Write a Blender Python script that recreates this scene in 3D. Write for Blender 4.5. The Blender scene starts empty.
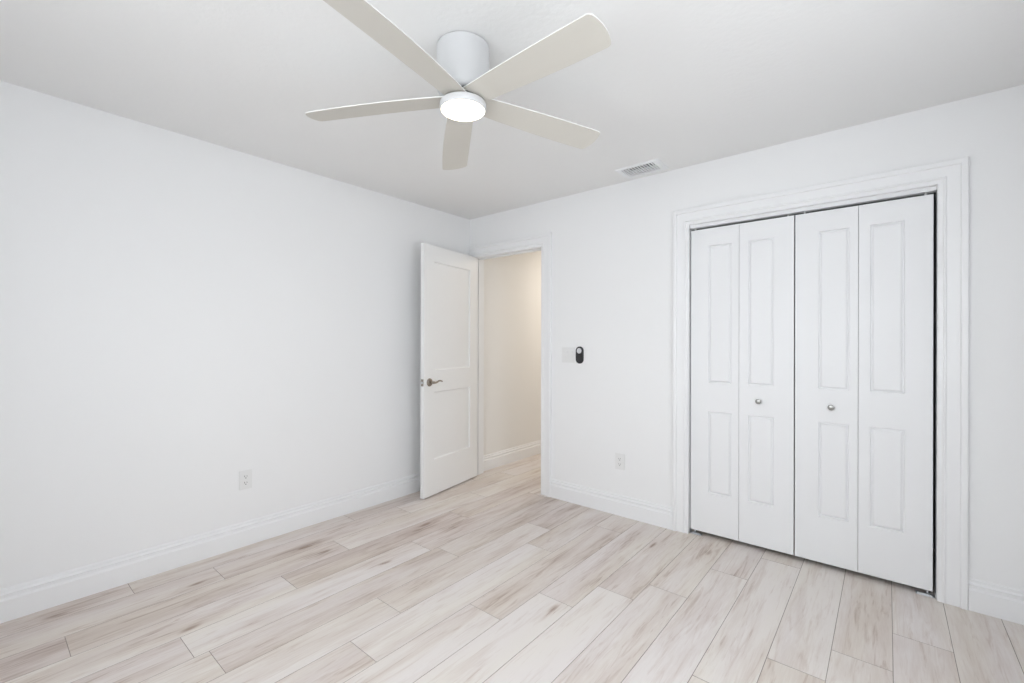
import bpy, bmesh, math, random
from mathutils import Vector, Matrix

random.seed(7)
S = bpy.context.scene
COL = S.collection
R = math.radians

# ------------------------------------------------------------------ camera
CAM = Vector((3.069, -3.0475, 1.2662))
FOC, YAW, ROLL = 449.775, R(39.852), 0.002273
cd = bpy.data.cameras.new('camera')
cd.sensor_width = 36.0
cd.lens = FOC / 1024 * 36.0
cd.shift_y = 0.843 / 1024
cd.clip_start = 0.02
cam = bpy.data.objects.new('camera', cd)
fw = Vector((-math.sin(YAW), math.cos(YAW), 0))
r0 = Vector((math.cos(YAW), math.sin(YAW), 0))
u0 = Vector((0, 0, 1))
rt = (r0 + u0 * ROLL).normalized()
up = (u0 - r0 * ROLL).normalized()
cam.matrix_world = Matrix(((rt.x, up.x, -fw.x, CAM.x), (rt.y, up.y, -fw.y, CAM.y),
                           (rt.z, up.z, -fw.z, CAM.z), (0, 0, 0, 1)))
COL.objects.link(cam)
S.camera = cam

# ------------------------------------------------------------------ light and exposure
vs = S.view_settings
vs.view_transform = 'Standard'
vs.look = 'None'
vs.gamma = 1.0
vs.use_curve_mapping = False
vs.exposure = -0.07

ROOM_X, ROOM_Y, H = 3.62, -3.70, 2.44
WALL_T = 0.12

w = bpy.data.worlds.new('sky')
S.world = w
w.use_nodes = True
w.node_tree.nodes['Background'].inputs[0].default_value = (0.90, 0.95, 1.0, 1)
w.node_tree.nodes['Background'].inputs[1].default_value = 3.36


def area(name, loc, rot, sx, sy, power, color, spread=180):
    l = bpy.data.lights.new(name, 'AREA')
    l.shape = 'RECTANGLE'
    l.size, l.size_y = sx, sy
    l.energy = power
    l.color = color
    l.spread = R(spread)
    o = bpy.data.objects.new(name, l)
    o.location = loc
    o.rotation_euler = rot
    COL.objects.link(o)
    return o


# daylight entering the window behind the camera and the window in the right wall
WIN_B = (1.25, 3.25, 0.75, 2.12)      # x0 x1 z0 z1 in the wall at ROOM_Y
WIN_R = (-2.70, -1.20, 0.75, 2.12)    # y0 y1 z0 z1 in the wall at ROOM_X
area('daylight_back', ((WIN_B[0] + WIN_B[1]) / 2, ROOM_Y - WALL_T - 0.03, 1.435), (R(83), 0, 0),
     1.95, 1.33, 13.4, (0.965, 0.985, 1.0), 130)
area('daylight_right', (ROOM_X + WALL_T + 0.03, (WIN_R[0] + WIN_R[1]) / 2, 1.435), (R(82), 0, R(90)),
     1.45, 1.33, 5.0, (0.965, 0.985, 1.0), 120)
# warm ceiling light of the hallway behind the open door
area('hall_lamp', (0.75, 1.75, 2.40), (0, 0, 0), 0.3, 0.3, 15.0, (1.0, 0.90, 0.78))
LENS_STRENGTH = 4.2


# ------------------------------------------------------------------ materials
def principled(name, color, rough=0.5, metal=0.0, spec=0.5):
    m = bpy.data.materials.new(name)
    m.use_nodes = True
    b = m.node_tree.nodes['Principled BSDF']
    b.inputs['Base Color'].default_value = (*color, 1)
    b.inputs['Roughness'].default_value = rough
    b.inputs['Metallic'].default_value = metal
    b.inputs['Specular IOR Level'].default_value = spec
    return m


def bumpy(m, scale, strength, dist=0.001, detail=3.0):
    nt = m.node_tree
    b = nt.nodes['Principled BSDF']
    tc = nt.nodes.new('ShaderNodeTexCoord')
    n = nt.nodes.new('ShaderNodeTexNoise')
    n.inputs['Scale'].default_value = scale
    n.inputs['Detail'].default_value = detail
    bp = nt.nodes.new('ShaderNodeBump')
    bp.inputs['Strength'].default_value = strength
    bp.inputs['Distance'].default_value = dist
    nt.links.new(tc.outputs['Object'], n.inputs['Vector'])
    nt.links.new(n.outputs['Fac'], bp.inputs['Height'])
    nt.links.new(bp.outputs['Normal'], b.inputs['Normal'])
    return m


WALLM = bumpy(principled('wall_paint', (0.90, 0.901, 0.904), 0.65, spec=0.3), 90, 0.25, 0.0008)
CEILM = bumpy(principled('ceiling_paint', (0.895, 0.893, 0.885), 0.85, spec=0.15), 45, 0.5, 0.0025, 4)
TRIMM = principled('trim_enamel', (0.895, 0.898, 0.905), 0.35)
DOORM = principled('door_enamel', (0.89, 0.89, 0.885), 0.36)
BIFOLDM = principled('bifold_enamel', (0.875, 0.879, 0.889), 0.42)
HALLM = bumpy(principled('hall_paint', (0.88, 0.87, 0.85), 0.65, spec=0.3), 90, 0.25, 0.0008)
PLATEM = principled('plastic_white', (0.835, 0.835, 0.83), 0.35)
SLOTM = principled('slot_dark', (0.05, 0.05, 0.05), 0.6)
NICKELM = principled('brushed_nickel', (0.33, 0.29, 0.25), 0.30, 1.0)
KNOBM = principled('satin_nickel_knob', (0.34, 0.34, 0.325), 0.28, 1.0)
STEELM = principled('zinc_steel', (0.70, 0.72, 0.74), 0.35, 0.9)
BLACKM = principled('black_plastic', (0.018, 0.018, 0.020), 0.45)
BUTTONM = principled('button_grey', (0.62, 0.63, 0.64), 0.4)
FANM = principled('fan_white_enamel', (0.70, 0.705, 0.715), 0.38)
BLADEM = bumpy(principled('fan_blade_cream', (0.655, 0.63, 0.575), 0.5), 60, 0.05, 0.0005)
BLADETOPM = principled('fan_blade_edge_white', (0.86, 0.86, 0.84), 0.4)
GAPSHADEM = principled('fan_gap_shade_grey', (0.10, 0.10, 0.10), 0.6)  # hub coloured dark to paint in the shadow between motor and blades
VENTM = principled('vent_white_metal', (0.90, 0.91, 0.92), 0.4)
DUCTM = principled('duct_dark', (0.035, 0.04, 0.048), 0.9)
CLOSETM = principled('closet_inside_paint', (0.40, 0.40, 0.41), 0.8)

LENSM = bpy.data.materials.new('lens_glow')
LENSM.use_nodes = True
_nt = LENSM.node_tree
_b = _nt.nodes['Principled BSDF']
_b.inputs['Base Color'].default_value = (0.9, 0.88, 0.84, 1)
_b.inputs['Emission Color'].default_value = (1.0, 0.84, 0.62, 1)
_b.inputs['Emission Strength'].default_value = LENS_STRENGTH

GLASSM = bpy.data.materials.new('window_glass')
GLASSM.use_nodes = True
_nt = GLASSM.node_tree
_nt.nodes.clear()
_o = _nt.nodes.new('ShaderNodeOutputMaterial')
_mx = _nt.nodes.new('ShaderNodeMixShader')
_t = _nt.nodes.new('ShaderNodeBsdfTransparent')
_g = _nt.nodes.new('ShaderNodeBsdfGlossy')
_g.inputs['Roughness'].default_value = 0.02
_mx.inputs[0].default_value = 0.06
_nt.links.new(_t.outputs[0], _mx.inputs[1])
_nt.links.new(_g.outputs[0], _mx.inputs[2])
_nt.links.new(_mx.outputs[0], _o.inputs[0])


def floor_material():
    m = bpy.data.materials.new('oak_vinyl_planks')
    m.use_nodes = True
    nt = m.node_tree
    N, L = nt.nodes.new, nt.links.new
    b = nt.nodes['Principled BSDF']
    at = N('ShaderNodeAttribute')
    at.attribute_name = 'plank'
    sep = N('ShaderNodeSeparateColor')
    L(at.outputs['Color'], sep.inputs[0])
    tc = N('ShaderNodeTexCoord')
    off = N('ShaderNodeCombineXYZ')

    def mul(sock, k, add=0.0):
        n = N('ShaderNodeMath')
        n.operation = 'MULTIPLY_ADD'
        L(sock, n.inputs[0])
        n.inputs[1].default_value = k
        n.inputs[2].default_value = add
        return n.outputs[0]

    def math2(op, a, c):
        n = N('ShaderNodeMath')
        n.operation = op
        L(a, n.inputs[0])
        if isinstance(c, (int, float)):
            n.inputs[1].default_value = c
        else:
            L(c, n.inputs[1])
        return n.outputs[0]

    L(mul(sep.outputs[1], 31.7), off.inputs[0])
    L(mul(sep.outputs[2], 57.3), off.inputs[1])
    va = N('ShaderNodeVectorMath')
    va.operation = 'ADD'
    L(tc.outputs['Object'], va.inputs[0])
    L(off.outputs[0], va.inputs[1])

    def scaled(sx, sy, src=None):
        n = N('ShaderNodeVectorMath')
        n.operation = 'MULTIPLY'
        L(src or va.outputs[0], n.inputs[0])
        n.inputs[1].default_value = (sx, sy, 1)
        return n.outputs[0]

    def noise(vec, detail=3.0, dist=0.0, rough=0.5, out='Fac'):
        n = N('ShaderNodeTexNoise')
        n.inputs['Scale'].default_value = 1.0
        n.inputs['Detail'].default_value = detail
        n.inputs['Distortion'].default_value = dist
        n.inputs['Roughness'].default_value = rough
        L(vec, n.inputs['Vector'])
        return n.outputs[out]

    def mrange(sock, a, c, lo=0.0, hi=1.0, smooth=True):
        n = N('ShaderNodeMapRange')
        n.interpolation_type = 'SMOOTHSTEP' if smooth else 'LINEAR'
        L(sock, n.inputs['Value'])
        n.inputs['From Min'].default_value = a
        n.inputs['From Max'].default_value = c
        n.inputs['To Min'].default_value = lo
        n.inputs['To Max'].default_value = hi
        return n.outputs[0]

    broad = mrange(noise(scaled(9, 1.3), 3.0, 0.8), 0.38, 0.68)
    streak = mrange(noise(scaled(34, 2.6), 5.0, 1.6, 0.62), 0.48, 0.72)
    fine = noise(scaled(120, 9), 4.0, 0.6, 0.65)
    # knots: sparse cells, each with a dark eye and a long soft flare along the grain
    wob = noise(scaled(14, 5), 2.0, 0.0, 0.5, 'Color')
    wv = N('ShaderNodeVectorMath')
    wv.operation = 'MULTIPLY_ADD'
    L(wob, wv.inputs[0])
    wv.inputs[1].default_value = (0.035, 0.06, 0.0)
    L(va.outputs[0], wv.inputs[2])

    def knots(sx, sy, lo, hi, thr):
        v = N('ShaderNodeTexVoronoi')
        v.inputs['Scale'].default_value = 1.0
        v.inputs['Randomness'].default_value = 0.8
        L(scaled(sx, sy, wv.outputs[0]), v.inputs['Vector'])
        sp = N('ShaderNodeSeparateColor')
        L(v.outputs['Color'], sp.inputs[0])
        on = math2('GREATER_THAN', sp.outputs[0], thr)
        return math2('MULTIPLY', mrange(v.outputs['Distance'], lo, hi, 1.0, 0.0), on)

    eye = knots(7.5, 2.6, 0.02, 0.17, 0.35)
    flare = knots(7.5, 2.6, 0.0, 0.62, 0.35)
    crack = math2('MULTIPLY', mrange(noise(scaled(46, 3.2), 2.0, 1.8), 0.60, 0.70), flare)

    amt = mul(broad, 0.26)
    amt = math2('ADD', amt, mul(streak, 0.30))
    amt = math2('ADD', amt, mul(fine, 0.42, -0.21))
    amt = math2('ADD', amt, mul(flare, 0.16))
    amt = math2('ADD', amt, mul(crack, 0.45))
    amt = math2('ADD', amt, mul(eye, 0.52))
    amt = math2('ADD', amt, sep.outputs[0])
    cr = N('ShaderNodeValToRGB')
    L(amt, cr.inputs[0])
    e = cr.color_ramp.elements
    e[0].position = 0.0
    e[0].color = (0.815, 0.790, 0.765, 1)
    e[1].position = 1.0
    e[1].color = (0.330, 0.255, 0.210, 1)
    k = e.new(0.35)
    k.color = (0.700, 0.645, 0.605, 1)
    k = e.new(0.65)
    k.color = (0.540, 0.460, 0.410, 1)
    # slow drift between a tan and a pinkish grey cast
    cast = N('ShaderNodeValToRGB')
    L(noise(scaled(4.0, 0.55), 2.0, 0.3), cast.inputs[0])
    ce = cast.color_ramp.elements
    ce[0].position = 0.38
    ce[0].color = (1.0, 0.968, 0.968, 1)
    ce[1].position = 0.62
    ce[1].color = (1.0, 0.968, 0.925, 1)
    tint = N('ShaderNodeVectorMath')
    tint.operation = 'MULTIPLY'
    L(cr.outputs[0], tint.inputs[0])
    L(cast.outputs[0], tint.inputs[1])
    L(tint.outputs[0], b.inputs['Base Color'])
    b.inputs['Roughness'].default_value = 0.52
    b.inputs['Specular IOR Level'].default_value = 0.35
    bp = N('ShaderNodeBump')
    bp.inputs['Strength'].default_value = 0.15
    bp.inputs['Distance'].default_value = 0.0006
    L(fine, bp.inputs['Height'])
    L(bp.outputs[0], b.inputs['Normal'])
    return m


FLOORM = floor_material()
GROOVEM = principled('plank_groove', (0.33, 0.27, 0.235), 0.8)


# ------------------------------------------------------------------ mesh helpers
def link_mesh(name, bm, mats, parent=None, smooth=None):
    bmesh.ops.recalc_face_normals(bm, faces=bm.faces)
    me = bpy.data.meshes.new(name)
    bm.to_mesh(me)
    bm.free()
    for m in (mats if isinstance(mats, (list, tuple)) else [mats]):
        me.materials.append(m)
    if smooth is not None:
        for p in me.polygons:
            p.use_smooth = True
        try:
            me.set_sharp_from_angle(angle=R(smooth))
        except Exception:
            pass
    o = bpy.data.objects.new(name, me)
    COL.objects.link(o)
    if parent is not None:
        o.parent = parent
    return o


def box(bm, x0, x1, y0, y1, z0, z1, bevel=0.0, mi=0, seg=2):
    ret = bmesh.ops.create_cube(bm, size=1.0)
    vsx = ret['verts']
    for v in vsx:
        v.co = Vector(((x0 + x1) / 2 + v.co.x * (x1 - x0), (y0 + y1) / 2 + v.co.y * (y1 - y0),
                       (z0 + z1) / 2 + v.co.z * (z1 - z0)))
    fs = set(f for v in vsx for f in v.link_faces)
    for f in fs:
        f.material_index = mi
    if bevel > 0:
        es = list(set(e for v in vsx for e in v.link_edges))
        r = bmesh.ops.bevel(bm, geom=es, offset=bevel, segments=seg, profile=0.5, affect='EDGES')
        for f in r['faces']:
            f.material_index = mi


def lathe(bm, prof, n=48, axis='Z', origin=(0, 0, 0), mi=0):
    """prof: list of (radius, height) from one end to the other; ends are capped."""
    o = Vector(origin)

    def P(r, h, a):
        c, s = math.cos(a) * r, math.sin(a) * r
        if axis == 'Z':
            return o + Vector((c, s, h))
        if axis == 'Y':
            return o + Vector((c, h, s))
        return o + Vector((h, c, s))
    rings = []
    for r, h in prof:
        if r < 1e-6:
            rings.append([bm.verts.new(P(0, h, 0))])
        else:
            rings.append([bm.verts.new(P(r, h, 2 * math.pi * i / n)) for i in range(n)])
    for a, c in zip(rings[:-1], rings[1:]):
        for i in range(n):
            j = (i + 1) % n
            if len(a) == 1 and len(c) == 1:
                continue
            if len(a) == 1:
                f = bm.faces.new((a[0], c[j], c[i]))
            elif len(c) == 1:
                f = bm.faces.new((a[i], a[j], c[0]))
            else:
                f = bm.faces.new((a[i], a[j], c[j], c[i]))
            f.material_index = mi
    for ring in (rings[0], rings[-1]):
        if len(ring) > 1:
            f = bm.faces.new(ring)
            f.material_index = mi


def tube(bm, pts, radii, n=14, squash=1.0):
    """tapered tube along points; squash flattens it along the local second axis."""
    pts = [Vector(p) for p in pts]
    rings = []
    for i, p in enumerate(pts):
        d = (pts[min(i + 1, len(pts) - 1)] - pts[max(i - 1, 0)]).normalized()
        a = Vector((0, 0, 1)) if abs(d.z) < 0.9 else Vector((0, 1, 0))
        s = d.cross(a).normalized()
        t = s.cross(d).normalized()
        r = radii[i] if isinstance(radii, (list, tuple)) else radii
        rings.append([bm.verts.new(p + s * math.cos(2 * math.pi * k / n) * r * squash +
                                   t * math.sin(2 * math.pi * k / n) * r) for k in range(n)])
    for a, c in zip(rings[:-1], rings[1:]):
        for i in range(n):
            j = (i + 1) % n
            bm.faces.new((a[i], a[j], c[j], c[i]))
    bm.faces.new(rings[0])
    bm.faces.new(rings[-1])


def empty(name, loc=(0, 0, 0), rotz=0.0):
    o = bpy.data.objects.new(name, None)
    o.location = loc
    o.rotation_euler = (0, 0, rotz)
    o.empty_display_size = 0.05
    COL.objects.link(o)
    return o


def tag(o, label, cat, group=None):
    o['label'] = label
    o['category'] = cat
    if group:
        o['group'] = group
    return o


def structure(o, label=None, cat=None):
    o['kind'] = 'structure'
    if label:
        o['label'] = label
    if cat:
        o['category'] = cat
    return o


# ------------------------------------------------------------------ openings
D_X0, D_X1, D_TOP = 0.067, 0.843, 2.063          # bedroom doorway (clear opening)
C_X0, C_X1, C_TOP = 2.057, 3.257, 2.048          # closet opening
HALL_X, HALL_XR, HALL_Y = 0.012, 1.15, 2.75      # hallway beyond the far wall
JT = 0.018                                       # jamb board thickness

# ------------------------------------------------------------------ floor (planks)
edges = [-0.022, 0.170, 0.362, 0.555, 0.747, 0.940, 1.132, 1.326, 1.520, 1.718, 1.916, 2.112,
         2.310, 2.500, 2.698, 2.893, 3.088, 3.280, 3.473, 3.666]
joint = [-2.527, -2.184, -2.794, -1.980, -2.478, -2.427, -1.765, -2.023, -1.505, -1.210, -0.963,
         -0.778, -0.396, -1.290, -1.000, -0.775, -0.473, -1.150, -1.000]
PL = 1.217
# own tone of individual planks, read off the photograph: (row, plank index from the joint)
tones = {(0, -1): .20, (0, 0): .12, (0, 1): .14, (1, -1): .13, (1, 0): .22, (1, 1): .06, (2, -1): .28,
         (2, 0): .20, (2, 1): .02, (3, -1): .03, (3, 0): .26, (3, 1): .22, (4, -1): .16, (4, 0): -.05,
         (4, 1): .22, (5, -1): .02, (5, 0): .20, (5, 1): .18, (6, -1): .04, (6, 0): .08, (6, 1): .24,
         (7, -1): .10, (7, 0): -.04, (7, 1): .12, (8, -1): .00, (8, 0): .20, (8, 1): .14, (9, -1): -.10,
         (9, 0): .12, (10, -1): -.12, (10, 0): .14, (11, -1): .08, (11, 0): .12, (12, -1): -.02,
         (12, 0): .10, (13, -1): .0, (13, 0): -.02, (14, -1): .12, (14, 0): -.04, (15, -1): .02,
         (15, 0): .10, (16, -1): .12, (16, 0): .00, (17, -1): -.02, (18, -1): .06}
bm = bmesh.new()
pl_layer = bm.loops.layers.float_color.new('plank')
GW, GD = 0.0011, 0.0016
Y_FAR = HALL_Y + WALL_T
for k in range(len(joint)):
    xa, xb = max(edges[k], -0.05), min(edges[k + 1], ROOM_X + 0.05)
    n0 = int(math.floor((ROOM_Y - 0.1 - joint[k]) / PL))
    i = n0
    while joint[k] + i * PL < Y_FAR:
        ya, yb = joint[k] + i * PL, joint[k] + (i + 1) * PL
        ya, yb = max(ya, ROOM_Y - 0.05), min(yb, Y_FAR)
        tone = tones.get((k, i), random.uniform(-0.05, 0.18))
        colr = (tone, random.random(), random.random(), 1.0)
        if yb - ya > 0.02:
            def ring(g, z):
                return [bm.verts.new((x, y, z)) for x, y in ((xa + g, ya + g), (xb - g, ya + g), (xb - g, yb - g), (xa + g, yb - g))]
            top, rim = ring(GW, 0.0), ring(0.0, -GD)
            f = bm.faces.new(top)
            for lp in f.loops:
                lp[pl_layer] = colr
            for q in range(4):
                f = bm.faces.new((top[q], top[(q + 1) % 4], rim[(q + 1) % 4], rim[q]))
                f.material_index = 1
                for lp in f.loops:
                    lp[pl_layer] = colr
        i += 1
# solid subfloor under the planks
box(bm, -0.12, ROOM_X + 0.12, ROOM_Y - 0.12, Y_FAR, -0.08, -GD - 0.0005, mi=1)
structure(link_mesh('floor', bm, [FLOORM, GROOVEM]))

# ------------------------------------------------------------------ walls and ceiling
E_ = 0.0
bm = bmesh.new()
box(bm, -WALL_T, 0, ROOM_Y - WALL_T, WALL_T, -0.02, H)
structure(link_mesh('wall_left', bm, WALLM))

bm = bmesh.new()
ox0, ox1, ot = D_X0 - JT, D_X1 + JT, D_TOP + JT
px0, px1, pt = C_X0 - JT, C_X1 + JT, C_TOP + JT
box(bm, 0.0, ox0, 0, WALL_T, -0.02, H)
box(bm, ox0, ox1, 0, WALL_T, ot, H)
box(bm, ox1, px0, 0, WALL_T, -0.02, H)
box(bm, px0, px1, 0, WALL_T, pt, H)
box(bm, px1, ROOM_X, 0, WALL_T, -0.02, H)
bmesh.ops.remove_doubles(bm, verts=bm.verts, dist=0.0002)
structure(link_mesh('wall_far', bm, WALLM))

bm = bmesh.new()
y0, y1, z0, z1 = WIN_R
box(bm, ROOM_X, ROOM_X + WALL_T, ROOM_Y - WALL_T, y0, -0.02, H)
box(bm, ROOM_X, ROOM_X + WALL_T, y1, WALL_T, -0.02, H)
box(bm, ROOM_X, ROOM_X + WALL_T, y0, y1, -0.02, z0)
box(bm, ROOM_X, ROOM_X + WALL_T, y0, y1, z1, H)
structure(link_mesh('wall_right', bm, WALLM))

bm = bmesh.new()
x0, x1, z0, z1 = WIN_B
box(bm, 0, x0, ROOM_Y - WALL_T, ROOM_Y, -0.02, H)
box(bm, x1, ROOM_X, ROOM_Y - WALL_T, ROOM_Y, -0.02, H)
box(bm, x0, x1, ROOM_Y - WALL_T, ROOM_Y, -0.02, z0)
box(bm, x0, x1, ROOM_Y - WALL_T, ROOM_Y, z1, H)
structure(link_mesh('wall_back', bm, WALLM))

VX0, VX1, VY0, VY1 = 1.665, 1.915, -0.243, -0.075      # hole in the ceiling for the air register
bm = bmesh.new()
cx0, cx1, cy0, cy1 = -WALL_T, ROOM_X + WALL_T, ROOM_Y - WALL_T, HALL_Y + WALL_T
box(bm, cx0, VX0, cy0, cy1, H, H + 0.08)
box(bm, VX1, cx1, cy0, cy1, H, H + 0.08)
box(bm, VX0, VX1, cy0, VY0, H, H + 0.08)
box(bm, VX0, VX1, VY1, cy1, H, H + 0.08)
structure(link_mesh('ceiling', bm, CEILM))

# hallway shell
bm = bmesh.new()
box(bm, -WALL_T, HALL_X, WALL_T, HALL_Y, -0.02, H)
structure(link_mesh('wall_hall_left', bm, HALLM))
bm = bmesh.new()
box(bm, HALL_XR, HALL_XR + 0.1, WALL_T, HALL_Y, -0.02, H)
structure(link_mesh('wall_hall_right', bm, HALLM))
bm = bmesh.new()
box(bm, -WALL_T, HALL_XR + 0.1, HALL_Y, HALL_Y + WALL_T, -0.02, H)
structure(link_mesh('wall_hall_end', bm, HALLM))
# closet shell
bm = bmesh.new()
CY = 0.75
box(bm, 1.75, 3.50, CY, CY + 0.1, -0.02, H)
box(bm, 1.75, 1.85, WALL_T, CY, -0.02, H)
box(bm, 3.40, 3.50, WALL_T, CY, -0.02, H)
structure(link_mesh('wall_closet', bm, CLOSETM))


# windows (behind and beside the camera)
def window(name, fixed, a0, a1, z0, z1, axis):
    """axis 'Y': window in the wall at y = ROOM_Y; axis 'X': in the wall at x = ROOM_X."""
    def b2(bm, a, c, d0, d1, za, zb, bev=0.003):
        if axis == 'Y':
            box(bm, a, c, fixed - d1, fixed - d0, za, zb, bev)
        else:
            box(bm, fixed + d0, fixed + d1, a, c, za, zb, bev)
    root = structure(empty(name, (0, 0, 0)))
    bm = bmesh.new()
    t = 0.045
    b2(bm, a0, a0 + t, 0.03, 0.10, z0, z1)
    b2(bm, a1 - t, a1, 0.03, 0.10, z0, z1)
    b2(bm, a0 + t, a1 - t, 0.03, 0.10, z0, z0 + t)
    b2(bm, a0 + t, a1 - t, 0.03, 0.10, z1 - t, z1)
    zm = (z0 + z1) / 2
    b2(bm, a0 + t, a1 - t, 0.04, 0.09, zm - 0.02, zm + 0.02)
    link_mesh('window_frame', bm, TRIMM, root)
    bm = bmesh.new()
    b2(bm, a0 + t, a1 - t, 0.063, 0.067, z0 + t, zm - 0.02, 0)
    link_mesh('pane', bm, GLASSM, root)
    bm = bmesh.new()
    b2(bm, a0 + t, a1 - t, 0.063, 0.067, zm + 0.02, z1 - t, 0)
    link_mesh('pane', bm, GLASSM, root)
    bm = bmesh.new()
    b2(bm, a0 - 0.03, a1 + 0.03, -0.03, 0.0, z0 - 0.03, z0)
    b2(bm, a0, a1, 0.0, 0.03, z0 - 0.0, z0 + 0.012)
    link_mesh('window_sill', bm, TRIMM, root)


window('window_1', ROOM_Y, *WIN_B, 'Y')
window('window_2', ROOM_X, *WIN_R, 'X')


# ------------------------------------------------------------------ casings
CAS = [(0.000, 0.000), (0.000, 0.0085), (0.0015, 0.0105), (0.018, 0.0115), (0.0200, 0.0155), (0.0235, 0.0175), (0.0275, 0.0165),
       (0.0300, 0.0125), (0.074, 0.0155), (0.0760, 0.0190), (0.0785, 0.0225), (0.083, 0.0240), (0.098, 0.0240),
       (0.1015, 0.0215), (0.1025, 0.000)]


def casing(name, x0, x1, top, yface, clip=None, sgn=-1, kr=1.0, kt=1.0):
    """profile swept up the left side, across the head and down the right side, mitred."""
    bm = bmesh.new()
    rows = []
    for s, d in CAS:
        y = yface + sgn * d
        pts = [(x0 - s, y, 0.0), (x0 - s, y, top + s * kt), (x1 + s * kr, y, top + s * kt), (x1 + s * kr, y, 0.0)]
        rows.append([bm.verts.new(p) for p in pts])
    for a, c in zip(rows, rows[1:] + rows[:1]):
        for i in range(3):
            bm.faces.new((a[i], a[i + 1], c[i + 1], c[i]))
    bm.faces.new([r[0] for r in rows])
    bm.faces.new([r[3] for r in rows])
    if clip is not None:      # the leg beside the room corner is scribed to the side wall
        cut = bmesh.ops.bisect_plane(bm, geom=bm.verts[:] + bm.edges[:] + bm.faces[:], plane_co=(clip, 0, 0),
                                     plane_no=(-1, 0, 0), clear_outer=True)
        bmesh.ops.edgenet_fill(bm, edges=[e for e in cut['geom_cut'] if isinstance(e, bmesh.types.BMEdge)])
    return link_mesh(name, bm, TRIMM, smooth=28)


structure(casing('trim_1', D_X0 - 0.005, D_X1 + 0.006, D_TOP + 0.004, 0.0, clip=0.0005))
structure(casing('trim_2', C_X0, C_X1 + 0.002, C_TOP, 0.0, kr=1.05, kt=1.04))
structure(casing('trim_3', D_X0 - 0.005, D_X1 + 0.006, D_TOP + 0.004, WALL_T, clip=HALL_X + 0.0005, sgn=1))


def jamb(name, x0, x1, top, stop=True):
    bm = bmesh.new()
    box(bm, x0 - JT, x0, 0.0, WALL_T, 0.0, top + JT, 0.001, seg=1)
    box(bm, x1, x1 + JT, 0.0, WALL_T, 0.0, top + JT, 0.001, seg=1)
    box(bm, x0, x1, 0.0, WALL_T, top, top + JT, 0.001, seg=1)
    if stop:
        box(bm, x0, x0 + 0.010, 0.040, 0.075, 0.0, top, 0.002)
        box(bm, x1 - 0.010, x1, 0.040, 0.075, 0.0, top, 0.002)
        box(bm, x0 + 0.010, x1 - 0.010, 0.040, 0.075, top - 0.010, top, 0.002)
    return structure(link_mesh(name, bm, TRIMM))


jamb('trim_4', D_X0, D_X1, D_TOP)
jamb('trim_5', C_X0, C_X1, C_TOP, stop=False)

# ------------------------------------------------------------------ baseboards
BB = [(0.0, 0.0), (0.0190, 0.0), (0.0190, 0.0960), (0.0175, 0.0990), (0.0110, 0.1050), (0.0110, 0.1180), (0.0145, 0.1210),
      (0.0140, 0.1240), (0.0070, 0.1310), (0.0070, 0.1400), (0.0060, 0.1440), (0.0020, 0.1480), (0.0, 0.1480)]


def baseboard(name, p0, p1, n):
    """p0,p1 = floor points on the wall face; n = direction out of the wall."""
    bm = bmesh.new()
    a = [bm.verts.new((p0[0] + n[0] * d, p0[1] + n[1] * d, z)) for d, z in BB]
    c = [bm.verts.new((p1[0] + n[0] * d, p1[1] + n[1] * d, z)) for d, z in BB]
    for i in range(len(BB)):
        j = (i + 1) % len(BB)
        bm.faces.new((a[i], a[j], c[j], c[i]))
    bm.faces.new(a)
    bm.faces.new(c)
    return structure(link_mesh(name, bm, TRIMM, smooth=25))


CO = D_X1 + 0.1086
baseboard('baseboard_left', (0, ROOM_Y), (0, -0.0245), (1, 0))
baseboard('baseboard_far', (CO, 0), (C_X0 - 0.1026, 0), (0, -1))
baseboard('baseboard_far_right', (C_X1 + 0.1097, 0), (ROOM_X, 0), (0, -1))
baseboard('baseboard_right', (ROOM_X, ROOM_Y), (ROOM_X, -0.0190), (-1, 0))
baseboard('baseboard_back', (0.0190, ROOM_Y), (ROOM_X - 0.0190, ROOM_Y), (0, 1))
baseboard('baseboard_hall', (HALL_X, WALL_T + 0.0245), (HALL_X, HALL_Y), (1, 0))
baseboard('baseboard_hall_end', (HALL_X + 0.0190, HALL_Y), (HALL_XR, HALL_Y), (0, -1))


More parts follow.
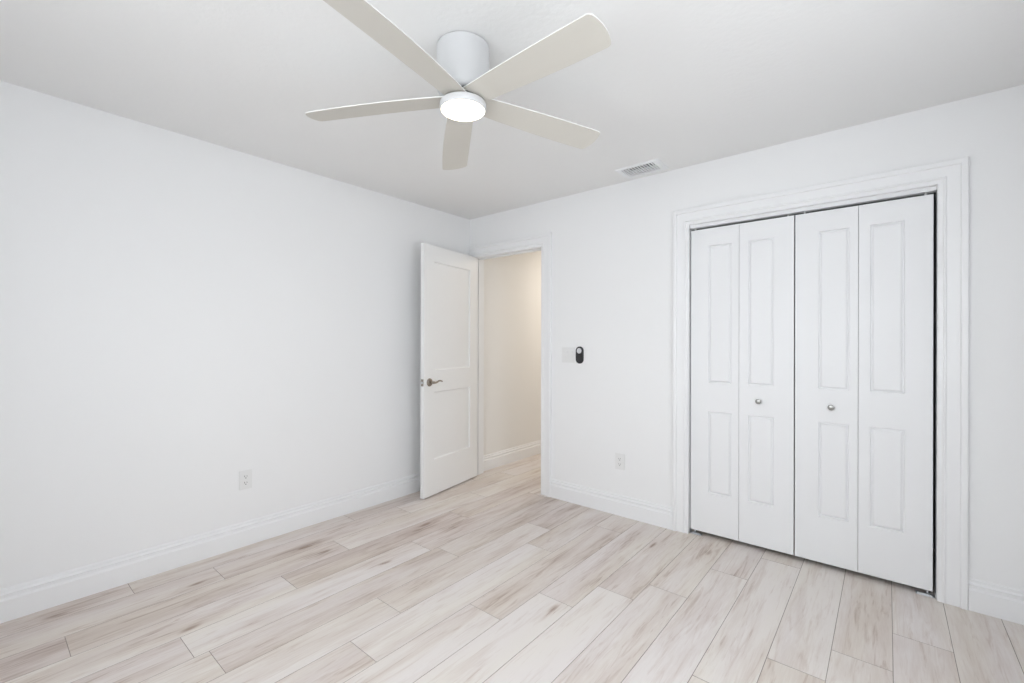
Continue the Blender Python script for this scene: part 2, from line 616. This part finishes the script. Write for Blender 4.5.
# ------------------------------------------------------------------ doors with moulded panels
def panelled(bm, W, z0, z1, T, panels, rec=0.006, slope=0.009, raised=False, both=True):
    """slab spanning x 0..W, y 0..T (front face y=0) with recessed panels [(xa,xb,za,zb)]."""
    xs = sorted(set([0, W] + [v for p in panels for v in (p[0], p[1])]))
    zs = sorted(set([z0, z1] + [v for p in panels for v in (p[2], p[3])]))
    cache = {}

    def V(x, y, z):
        k = (round(x, 5), round(y, 5), round(z, 5))
        if k not in cache:
            cache[k] = bm.verts.new((x, y, z))
        return cache[k]

    def inpanel(xm, zm):
        return any(p[0] < xm < p[1] and p[2] < zm < p[3] for p in panels)
    for face, (yf, sg) in enumerate(((0.0, 1), (T, -1))):
        for i in range(len(xs) - 1):
            for j in range(len(zs) - 1):
                if inpanel((xs[i] + xs[i + 1]) / 2, (zs[j] + zs[j + 1]) / 2):
                    continue
                bm.faces.new((V(xs[i], yf, zs[j]), V(xs[i + 1], yf, zs[j]), V(xs[i + 1], yf, zs[j + 1]), V(xs[i], yf, zs[j + 1])))
        for p in panels:
            def rect(g, d):
                y = yf + sg * d
                return [V(p[0] + g, y, p[2] + g), V(p[1] - g, y, p[2] + g), V(p[1] - g, y, p[3] - g), V(p[0] + g, y, p[3] - g)]
            levels = [(0, 0), (slope * 0.25, rec * 0.7), (slope, rec)]
            if raised:
                levels = [(0, 0), (0.0035, 0.0075), (0.0065, 0.0075), (0.0160, 0.0010)]
            rr = [rect(*lv) for lv in levels]
            for a, c in zip(rr[:-1], rr[1:]):
                for q in range(4):
                    bm.faces.new((a[q], a[(q + 1) % 4], c[(q + 1) % 4], c[q]))
            bm.faces.new(rr[-1])
    # edges of the slab
    for i in range(len(xs) - 1):
        for z in (z0, z1):
            bm.faces.new((V(xs[i], 0, z), V(xs[i + 1], 0, z), V(xs[i + 1], T, z), V(xs[i], T, z)))
    for j in range(len(zs) - 1):
        for x in (0, W):
            bm.faces.new((V(x, 0, zs[j]), V(x, 0, zs[j + 1]), V(x, T, zs[j + 1]), V(x, T, zs[j])))


# entry door, hinged at the left jamb and standing open into the room
DW, DT = 0.744, 0.035
P0 = Vector((0.107, -0.005, 0))
P1 = Vector((0.226, -0.736, 0))
ang = math.atan2(P1.y - P0.y, P1.x - P0.x)
# local x runs from the hinge to the free edge, local -y is the face turned to the room's middle
door = structure(empty('door_1', (P0.x, P0.y, 0.0), ang), 'white two-panel door standing open beside the left wall', 'door')
bm = bmesh.new()
panelled(bm, DW, 0.012, 2.060, DT, [(0.118, 0.622, 1.036, 1.928), (0.118, 0.622, 0.300, 0.858)], rec=0.012, slope=0.011)
bmesh.ops.scale(bm, vec=(1, -1, 1), verts=bm.verts)
slab = link_mesh('door_slab', bm, DOORM, door)
# in this frame local +y (left of travel direction hinge->free) points to +x of the room
HX, HZ = DW - 0.066, 0.940


def door_lever(side):
    """side +1 = room face (local y = 0), -1 = wall face (local y = -DT)."""
    yb = 0.0 if side > 0 else -DT
    bm = bmesh.new()
    prof = [(0.0, -0.002), (0.033, -0.002), (0.033, 0.004), (0.031, 0.007), (0.027, 0.0085), (0.0235, 0.009), (0.022, 0.0115),
            (0.014, 0.0135), (0.0, 0.0135)]
    lathe(bm, [(r, side * h) for r, h in prof], 40, 'Y', (HX, yb, HZ))
    ro = link_mesh('rosette', bm, NICKELM, door, smooth=40)
    bm = bmesh.new()
    lathe(bm, [(0.0, side * 0.010), (0.0095, side * 0.010), (0.0085, side * 0.030), (0.0105, side * 0.040), (0.0105, side * 0.052),
               (0.007, side * 0.056), (0.0, side * 0.056)], 28, 'Y', (HX, yb, HZ))
    n = 22
    pts, rad = [], []
    for i in range(n + 1):
        t = i / n
        x = HX - t * 0.112
        z = HZ + (0.010 * math.sin((t - 0.45) / 0.55 * math.pi) if t > 0.45 else -0.003 * math.sin(t / 0.45 * math.pi))
        y = yb + side * (0.046 - 0.006 * math.sin(t * math.pi) + 0.0)
        pts.append((x, y, z))
        rad.append(0.0092 * (1 - 0.42 * t) if t < 0.97 else 0.0035)
    tube(bm, pts, rad, 14, 0.7)
    link_mesh('door_handle', bm, NICKELM, door, smooth=50)


door_lever(1)
door_lever(-1)
bm = bmesh.new()
box(bm, DW - 0.001, DW + 0.0012, -DT / 2 - 0.0125, -DT / 2 + 0.0125, HZ - 0.028, HZ + 0.028, 0.0005, seg=1)
plate = link_mesh('latch', bm, NICKELM, door)
bm = bmesh.new()
box(bm, DW, DW + 0.011, -DT / 2 - 0.007, -DT / 2 + 0.008, HZ - 0.009, HZ + 0.009, 0.003)
link_mesh('latch_bolt', bm, STEELM, plate)
for hz in (0.25, 1.05, 1.82):
    bm = bmesh.new()
    lathe(bm, [(0.0, -0.045), (0.0055, -0.045), (0.0055, 0.045), (0.0, 0.045)], 14, 'Z', (-0.002, -DT - 0.004, hz))
    box(bm, -0.0022, -0.0002, -DT, -0.006, hz - 0.044, hz + 0.044)
    link_mesh('hinge', bm, NICKELM, door, smooth=40)

# closet: two pairs of bifold leaves under a white track
LY, LT = 0.020, 0.030
Z0, Z1 = 0.028, 2.0105


def leaf(parent, x0, x1, xa, xb, name='door_leaf'):
    bm = bmesh.new()
    panelled(bm, x1 - x0, Z0, Z1, LT, [(xa - x0, xb - x0, 1.007, 1.898), (xa - x0, xb - x0, 0.289, 0.820)], raised=True)
    o = link_mesh(name, bm, BIFOLDM, parent)
    o.location = (x0 - parent.location.x, LY, 0)
    return o


def knob(parent, x, z):
    bm = bmesh.new()
    prof = [(0.0, 0.001), (0.0095, 0.001), (0.0095, -0.003), (0.0065, -0.006), (0.0060, -0.012), (0.0100, -0.0165), (0.0150, -0.020),
            (0.0160, -0.024), (0.0145, -0.0275), (0.008, -0.0295), (0.0, -0.030)]
    lathe(bm, prof, 36, 'Y', (x - parent.location.x, LY, z))
    link_mesh('knob', bm, KNOBM, parent, smooth=45)


def top_pin(parent, x, wheel=False):
    bm = bmesh.new()
    lathe(bm, [(0.0, Z1 - 0.004), (0.005, Z1 - 0.004), (0.005, 2.034), (0.0, 2.034)], 16, 'Z', (x - parent.location.x, LY + LT / 2, 0))
    link_mesh('top_pin', bm, PLATEM, parent, smooth=40)


left_pair = structure(empty('door_2', (2.0615, 0, 0)), 'left folding pair of white closet doors with one round knob', 'closet door')
leaf(left_pair, 2.0635, 2.3555, 2.174, 2.314)
leaf(left_pair, 2.3575, 2.6500, 2.409, 2.548)
knob(left_pair, 2.469, 0.911)
top_pin(left_pair, 2.088)
top_pin(left_pair, 2.618)
right_pair = structure(empty('door_3', (2.6565, 0, 0)), 'right folding pair of white closet doors with one round knob', 'closet door')
leaf(right_pair, 2.6565, 2.9470, 2.769, 2.909)
leaf(right_pair, 2.9490, 3.2440, 2.998, 3.138)
knob(right_pair, 2.830, 0.909)
top_pin(right_pair, 2.700)
top_pin(right_pair, 3.215)

bm = bmesh.new()   # top track: an inverted channel screwed to the head jamb
t = 0.0015
box(bm, C_X0 + 0.001, C_X1 - 0.001, LY - 0.002, LY + LT + 0.004, C_TOP - t, C_TOP - 0.0002)
box(bm, C_X0 + 0.001, C_X1 - 0.001, LY - 0.002, LY - 0.002 + t, C_TOP - 0.022, C_TOP - t)
box(bm, C_X0 + 0.001, C_X1 - 0.001, LY + LT + 0.004 - t, LY + LT + 0.004, C_TOP - 0.022, C_TOP - t)
box(bm, C_X0 + 0.001, C_X1 - 0.001, LY - 0.002, LY + 0.006, C_TOP - 0.0225, C_TOP - 0.021)
box(bm, C_X0 + 0.001, C_X1 - 0.001, LY + LT - 0.004, LY + LT + 0.004, C_TOP - 0.0225, C_TOP - 0.021)
tag(link_mesh('closet_door_track', bm, TRIMM), 'thin white metal track running along the top of the closet opening', 'track')


def floor_bracket(x, s, label):
    """L-shaped pivot bracket; s = +1 when its foot points to +x."""
    root = empty('pivot_bracket', (x, LY + LT / 2, 0))
    bm = bmesh.new()
    box(bm, min(0, s * 0.075), max(0, s * 0.075), -0.024, 0.012, 0.0002, 0.003, 0.0006, seg=1)
    box(bm, min(0, s * 0.003), max(0, s * 0.003), -0.024, 0.012, 0.0, 0.028, 0.0006, seg=1)
    box(bm, min(s * 0.012, s * 0.070), max(s * 0.012, s * 0.070), -0.018, -0.012, 0.003, 0.009, 0.001, seg=1)
    link_mesh('bracket_plate', bm, STEELM, root)
    bm = bmesh.new()
    lathe(bm, [(0.0, 0.003), (0.010, 0.003), (0.010, 0.009), (0.004, 0.010), (0.004, Z0 + 0.001), (0.0, Z0 + 0.001)], 20, 'Z', (s * 0.030, 0, 0))
    link_mesh('pivot_pin', bm, STEELM, root, smooth=40)
    tag(root, label, 'bracket', 'floor pivot brackets of the closet doors')


floor_bracket(C_X0 + 0.0012, 1, 'small zinc pivot bracket on the floor at the left end of the closet opening')
floor_bracket(C_X1 - 0.0012, -1, 'small zinc pivot bracket on the floor at the right end of the closet opening')


# ------------------------------------------------------------------ electrical plates
def outlet(name, loc, rotz, label):
    """local frame: wall face at y = 0, plate sticks out to -y."""
    root = empty(name, loc, rotz)
    bm = bmesh.new()
    box(bm, -0.037, 0.037, -0.0055, 0.0, -0.059, 0.059, 0.0022)
    link_mesh('cover_plate', bm, PLATEM, root)
    for dz in (0.0195, -0.0195):
        bm = bmesh.new()
        n = 28
        vs_f, vs_b = [], []
        for i in range(n):
            a = 2 * math.pi * i / n
            x = 0.0172 * math.cos(a)
            z = max(-0.0145, min(0.0145, 0.0172 * math.sin(a)))
            vs_f.append(bm.verts.new((x, -0.0072, dz + z)))
            vs_b.append(bm.verts.new((x, -0.005, dz + z)))
        bm.faces.new(vs_f)
        bm.faces.new(vs_b)
        for i in range(n):
            j = (i + 1) % n
            bm.faces.new((vs_f[i], vs_f[j], vs_b[j], vs_b[i]))
        rc = link_mesh('receptacle', bm, PLATEM, root)
        bm = bmesh.new()
        box(bm, -0.0080, -0.0055, -0.0076, -0.0066, dz - 0.002, dz + 0.007)
        box(bm, 0.0055, 0.0078, -0.0076, -0.0066, dz - 0.001, dz + 0.006)
        lathe(bm, [(0.0, -0.0076), (0.0028, -0.0076), (0.0028, -0.0066), (0.0, -0.0066)], 14, 'Y', (0, 0, dz - 0.0085))
        link_mesh('slot', bm, SLOTM, rc)
    bm = bmesh.new()
    lathe(bm, [(0.0, -0.0066), (0.0022, -0.0066), (0.003, -0.0052), (0.0, -0.0052)], 14, 'Y', (0, 0, 0))
    link_mesh('screw', bm, PLATEM, root)
    tag(root, label, 'outlet', 'wall outlets')
    return root


outlet('power_outlet', (0.0, -1.9595, 0.408), R(90), 'white duplex outlet low on the left wall above the long baseboard')
outlet('power_outlet', (1.562, 0.0, 0.393), 0.0, 'white duplex outlet low on the wall between doorway and closet')

sw = empty('light_switch', (1.112, 0.0, 1.166))
tag(sw, 'white double light switch plate on the wall right of the doorway', 'light switch')
bm = bmesh.new()
box(bm, -0.058, 0.058, -0.0055, 0.0, -0.060, 0.060, 0.0022)
link_mesh('cover_plate', bm, PLATEM, sw)
for dx in (-0.023, 0.023):
    bm = bmesh.new()
    ya = [(-0.034, -0.0062), (0.0, -0.0066), (0.034, -0.0125)]
    ring = [bm.verts.new((dx + sx * 0.0165, y, z)) for sx in (-1, 1) for z, y in ya]
    back = [bm.verts.new((dx + sx * 0.0165, -0.004, z)) for sx in (-1, 1) for z, y in ya]
    a, b, c, d, e, f = ring
    a2, b2_, c2, d2, e2, f2 = back
    for q in ((a, d, e, b), (b, e, f, c), (a, b, b2_, a2), (b, c, c2, b2_), (d, e, e2, d2), (e, f, f2, e2),
              (a, d, d2, a2), (c, f, f2, c2), (a2, b2_, e2, d2), (b2_, c2, f2, e2)):
        bm.faces.new(q)
    link_mesh('rocker', bm, PLATEM, sw)

# black remote in its wall cradle, with the round pale button at the top
rm = empty('fan_remote', (1.220, 0.0, 1.168))
tag(rm, 'small black pill-shaped fan remote mounted on the wall right of the light switch', 'remote control')


def pill(bm, hw, hh, y0, y1, bev, zc=0.0):
    n = 20
    pts = []
    for i in range(n + 1):
        a = math.pi * i / n
        pts.append((hw * math.cos(a), zc + (hh - hw) + hw * math.sin(a)))
    for i in range(n + 1):
        a = math.pi + math.pi * i / n
        pts.append((hw * math.cos(a), zc - (hh - hw) + hw * math.sin(a)))
    rows = []
    for g, y in ((0, y0), (0, y1 + bev), (bev * 0.3, y1 + bev * 0.3), (bev, y1)):
        k = 1 - g / hw
        rows.append([bm.verts.new((x * k, y, zc + (z - zc) * (1 - g / hh))) for x, z in pts])
    for a, c in zip(rows[:-1], rows[1:]):
        for i in range(len(a)):
            j = (i + 1) % len(a)
            bm.faces.new((a[i], a[j], c[j], c[i]))
    bm.faces.new(rows[0])
    bm.faces.new(rows[-1])


bm = bmesh.new()
pill(bm, 0.033, 0.067, 0.0, -0.014, 0.004)
link_mesh('remote_body', bm, BLACKM, rm, smooth=50)
bm = bmesh.new()
lathe(bm, [(0.0, -0.013), (0.0215, -0.013), (0.0215, -0.0150), (0.0195, -0.0165), (0.0, -0.0170)], 36, 'Y', (0, 0, 0.0335))
link_mesh('round_button', bm, BUTTONM, rm, smooth=40)

# ------------------------------------------------------------------ ceiling air register
vent = empty('air_vent', (0, 0, 0))
tag(vent, 'white louvred air vent in the ceiling near the far wall', 'vent')
fx0, fx1, fy0, fy1 = 1.645, 1.942, -0.255, -0.055
gx0, gx1, gy0, gy1 = 1.678, 1.897, -0.232, -0.090
bm = bmesh.new()
zt, zb = H, H - 0.009
rings = []
for (a0, a1, c0, c1, z) in ((fx0, fx1, fy0, fy1, zt), (fx0, fx1, fy0, fy1, zt - 0.002), (fx0 + 0.006, fx1 - 0.006, fy0 + 0.006, fy1 - 0.006, zb),
                            (gx0 - 0.004, gx1 + 0.004, gy0 - 0.004, gy1 + 0.004, zb), (gx0, gx1, gy0, gy1, zb + 0.003), (gx0, gx1, gy0, gy1, H + 0.03)):
    rings.append([bm.verts.new(p) for p in ((a0, c0, z), (a1, c0, z), (a1, c1, z), (a0, c1, z))])
for a, c in zip(rings[:-1], rings[1:]):
    for q in range(4):
        bm.faces.new((a[q], a[(q + 1) % 4], c[(q + 1) % 4], c[q]))
link_mesh('vent_frame', bm, VENTM, vent)
NL = 11
for i in range(NL):
    x = gx0 + (i + 0.5) * (gx1 - gx0) / NL
    bm = bmesh.new()
    w2, th, tilt = 0.0044, 0.0006, R(10)
    vv = []
    for (p, q) in ((-w2, -th), (w2, -th), (w2, th), (-w2, th)):
        dx = p * math.cos(tilt) - q * math.sin(tilt)
        dz = p * math.sin(tilt) + q * math.cos(tilt)
        vv.append((x + dx, H - 0.0055 + dz))
    A = [bm.verts.new((px, gy0 - 0.001, pz)) for px, pz in vv]
    B = [bm.verts.new((px, gy1 + 0.001, pz)) for px, pz in vv]
    for q in range(4):
        bm.faces.new((A[q], A[(q + 1) % 4], B[(q + 1) % 4], B[q]))
    bm.faces.new(A)
    bm.faces.new(B)
    link_mesh('louver', bm, VENTM, vent)
bm = bmesh.new()
box(bm, VX0, VX1, VY0, VY1, H + 0.075, H + 0.079)
box(bm, VX0 - 0.003, VX0, VY0, VY1, H + 0.004, H + 0.079)
box(bm, VX1, VX1 + 0.003, VY0, VY1, H + 0.004, H + 0.079)
box(bm, VX0, VX1, VY0 - 0.003, VY0, H + 0.004, H + 0.079)
box(bm, VX0, VX1, VY1, VY1 + 0.003, H + 0.004, H + 0.079)
link_mesh('duct', bm, DUCTM, vent)

# ------------------------------------------------------------------ ceiling fan
FX, FY = 1.7665, -1.7955
fan = empty('ceiling_fan', (FX, FY, H))
tag(fan, 'white low-profile ceiling fan with five cream blades and a lit round lamp', 'ceiling fan')
BZ = 2.2335
bm = bmesh.new()
prof = [(0.0, H), (0.099, H), (0.099, H - 0.0035), (0.1045, H - 0.0035), (0.1045, H - 0.006), (0.1045, 2.285), (0.1015, 2.268), (0.097, 2.256), (0.089, 2.250),
        (0.070, 2.249), (0.0, 2.249)]
lathe(bm, [(r, z - H) for r, z in prof], 72)
link_mesh('motor_housing', bm, FANM, fan, smooth=35)
bm = bmesh.new()
lathe(bm, [(0.0, 2.2495 - H), (0.072, 2.2495 - H), (0.072, 2.216 - H), (0.0, 2.216 - H)], 48)
link_mesh('rotor_hub', bm, GAPSHADEM, fan, smooth=35)
bm = bmesh.new()
prof = [(0.0, 2.2185), (0.084, 2.2185), (0.0905, 2.2170), (0.0925, 2.2135), (0.0925, 2.1935), (0.0905, 2.1900), (0.0868, 2.1895), (0.0868, 2.1925), (0.0, 2.1925)]
lathe(bm, [(r, z - H) for r, z in prof], 72)
link_mesh('light_ring', bm, FANM, fan, smooth=35)
bm = bmesh.new()
prof = [(0.0, 2.1924), (0.0864, 2.1924), (0.0864, 2.1905), (0.082, 2.1880), (0.065, 2.1860), (0.035, 2.1848), (0.0, 2.1845)]
lathe(bm, [(r, z - H) for r, z in prof], 72)
link_mesh('lamp_lens', bm, LENSM, fan, smooth=60)

PA, PB, PHI = 0.1581, 0.2354, -0.2209
C0, C1, CB = 0.0798, 0.1693, 0.0086
W0, W1, WB = 0.0346, -0.0356, 0.0013
RC, RW = 0.6214, 0.6456          # tip radius on the trailing (c) and leading (w) edge


def blade_bm():
    bm = bmesh.new()
    us = [0, .012, .03, .06, .10, .16, .25, .375, .5, .625, .75, .84, .90, .94, .97, .988, 1]
    nr = 30

    def end(u):
        r = RW * (1 - u) + RC * u + 0.016 * 4 * u * (1 - u)
        c = 0.0
        for q, rad in ((u, 0.08), (1 - u, 0.08)):
            if q < rad:
                kk = 1 - q / rad
                c += 0.013 * (1 - math.sqrt(max(0.0, 1 - kk * kk)))
        return r - c

    def pt(r, u, dz):
        s = (r - 0.13) / 0.53
        tc_ = C0 * (1 - s) + C1 * s + CB * 4 * s * (1 - s)
        tw = -(W0 * (1 - s) + W1 * s + WB * 4 * s * (1 - s))
        t = tw * (1 - u) + tc_ * u
        pit = PA + (PB - PA) * s
        return Vector((r, t * math.cos(pit), BZ - H - t * math.sin(pit) - 0.0025 * s * s + dz))
    top, bot = [], []
    for i in range(nr + 1):
        f = i / nr
        f = 1 - (1 - f) ** 1.3
        rt_, rb_ = [], []
        for u in us:
            r = 0.045 + (end(u) - 0.045) * f
            edge = min(1.0, min(u, 1 - u) / 0.03 + 0.35)
            if i == nr:
                edge = 0.5
            rt_.append(bm.verts.new(pt(r, u, 0.003 * edge)))
            rb_.append(bm.verts.new(pt(r, u, -0.003)))
        top.append(rt_)
        bot.append(rb_)
    m = len(us)
    for i in range(nr):
        for j in range(m - 1):
            f = bm.faces.new((top[i][j], top[i + 1][j], top[i + 1][j + 1], top[i][j + 1]))
            f.material_index = 1
            bm.faces.new((bot[i][j], bot[i][j + 1], bot[i + 1][j + 1], bot[i + 1][j]))
        for j in (0, m - 1):
            f = bm.faces.new((top[i][j], bot[i][j], bot[i + 1][j], top[i + 1][j]))
            f.material_index = 1
    for i in (0, nr):
        for j in range(m - 1):
            f = bm.faces.new((top[i][j], top[i][j + 1], bot[i][j + 1], bot[i][j]))
            f.material_index = 1
    return bm


blade = link_mesh('blade', blade_bm(), [BLADEM, BLADETOPM], fan, smooth=35)
blade.rotation_euler = (0, 0, PHI)
for k in range(1, 5):
    b_ = blade.copy()
    COL.objects.link(b_)
    b_.parent = fan
    b_.rotation_euler = (0, 0, PHI + k * R(72))
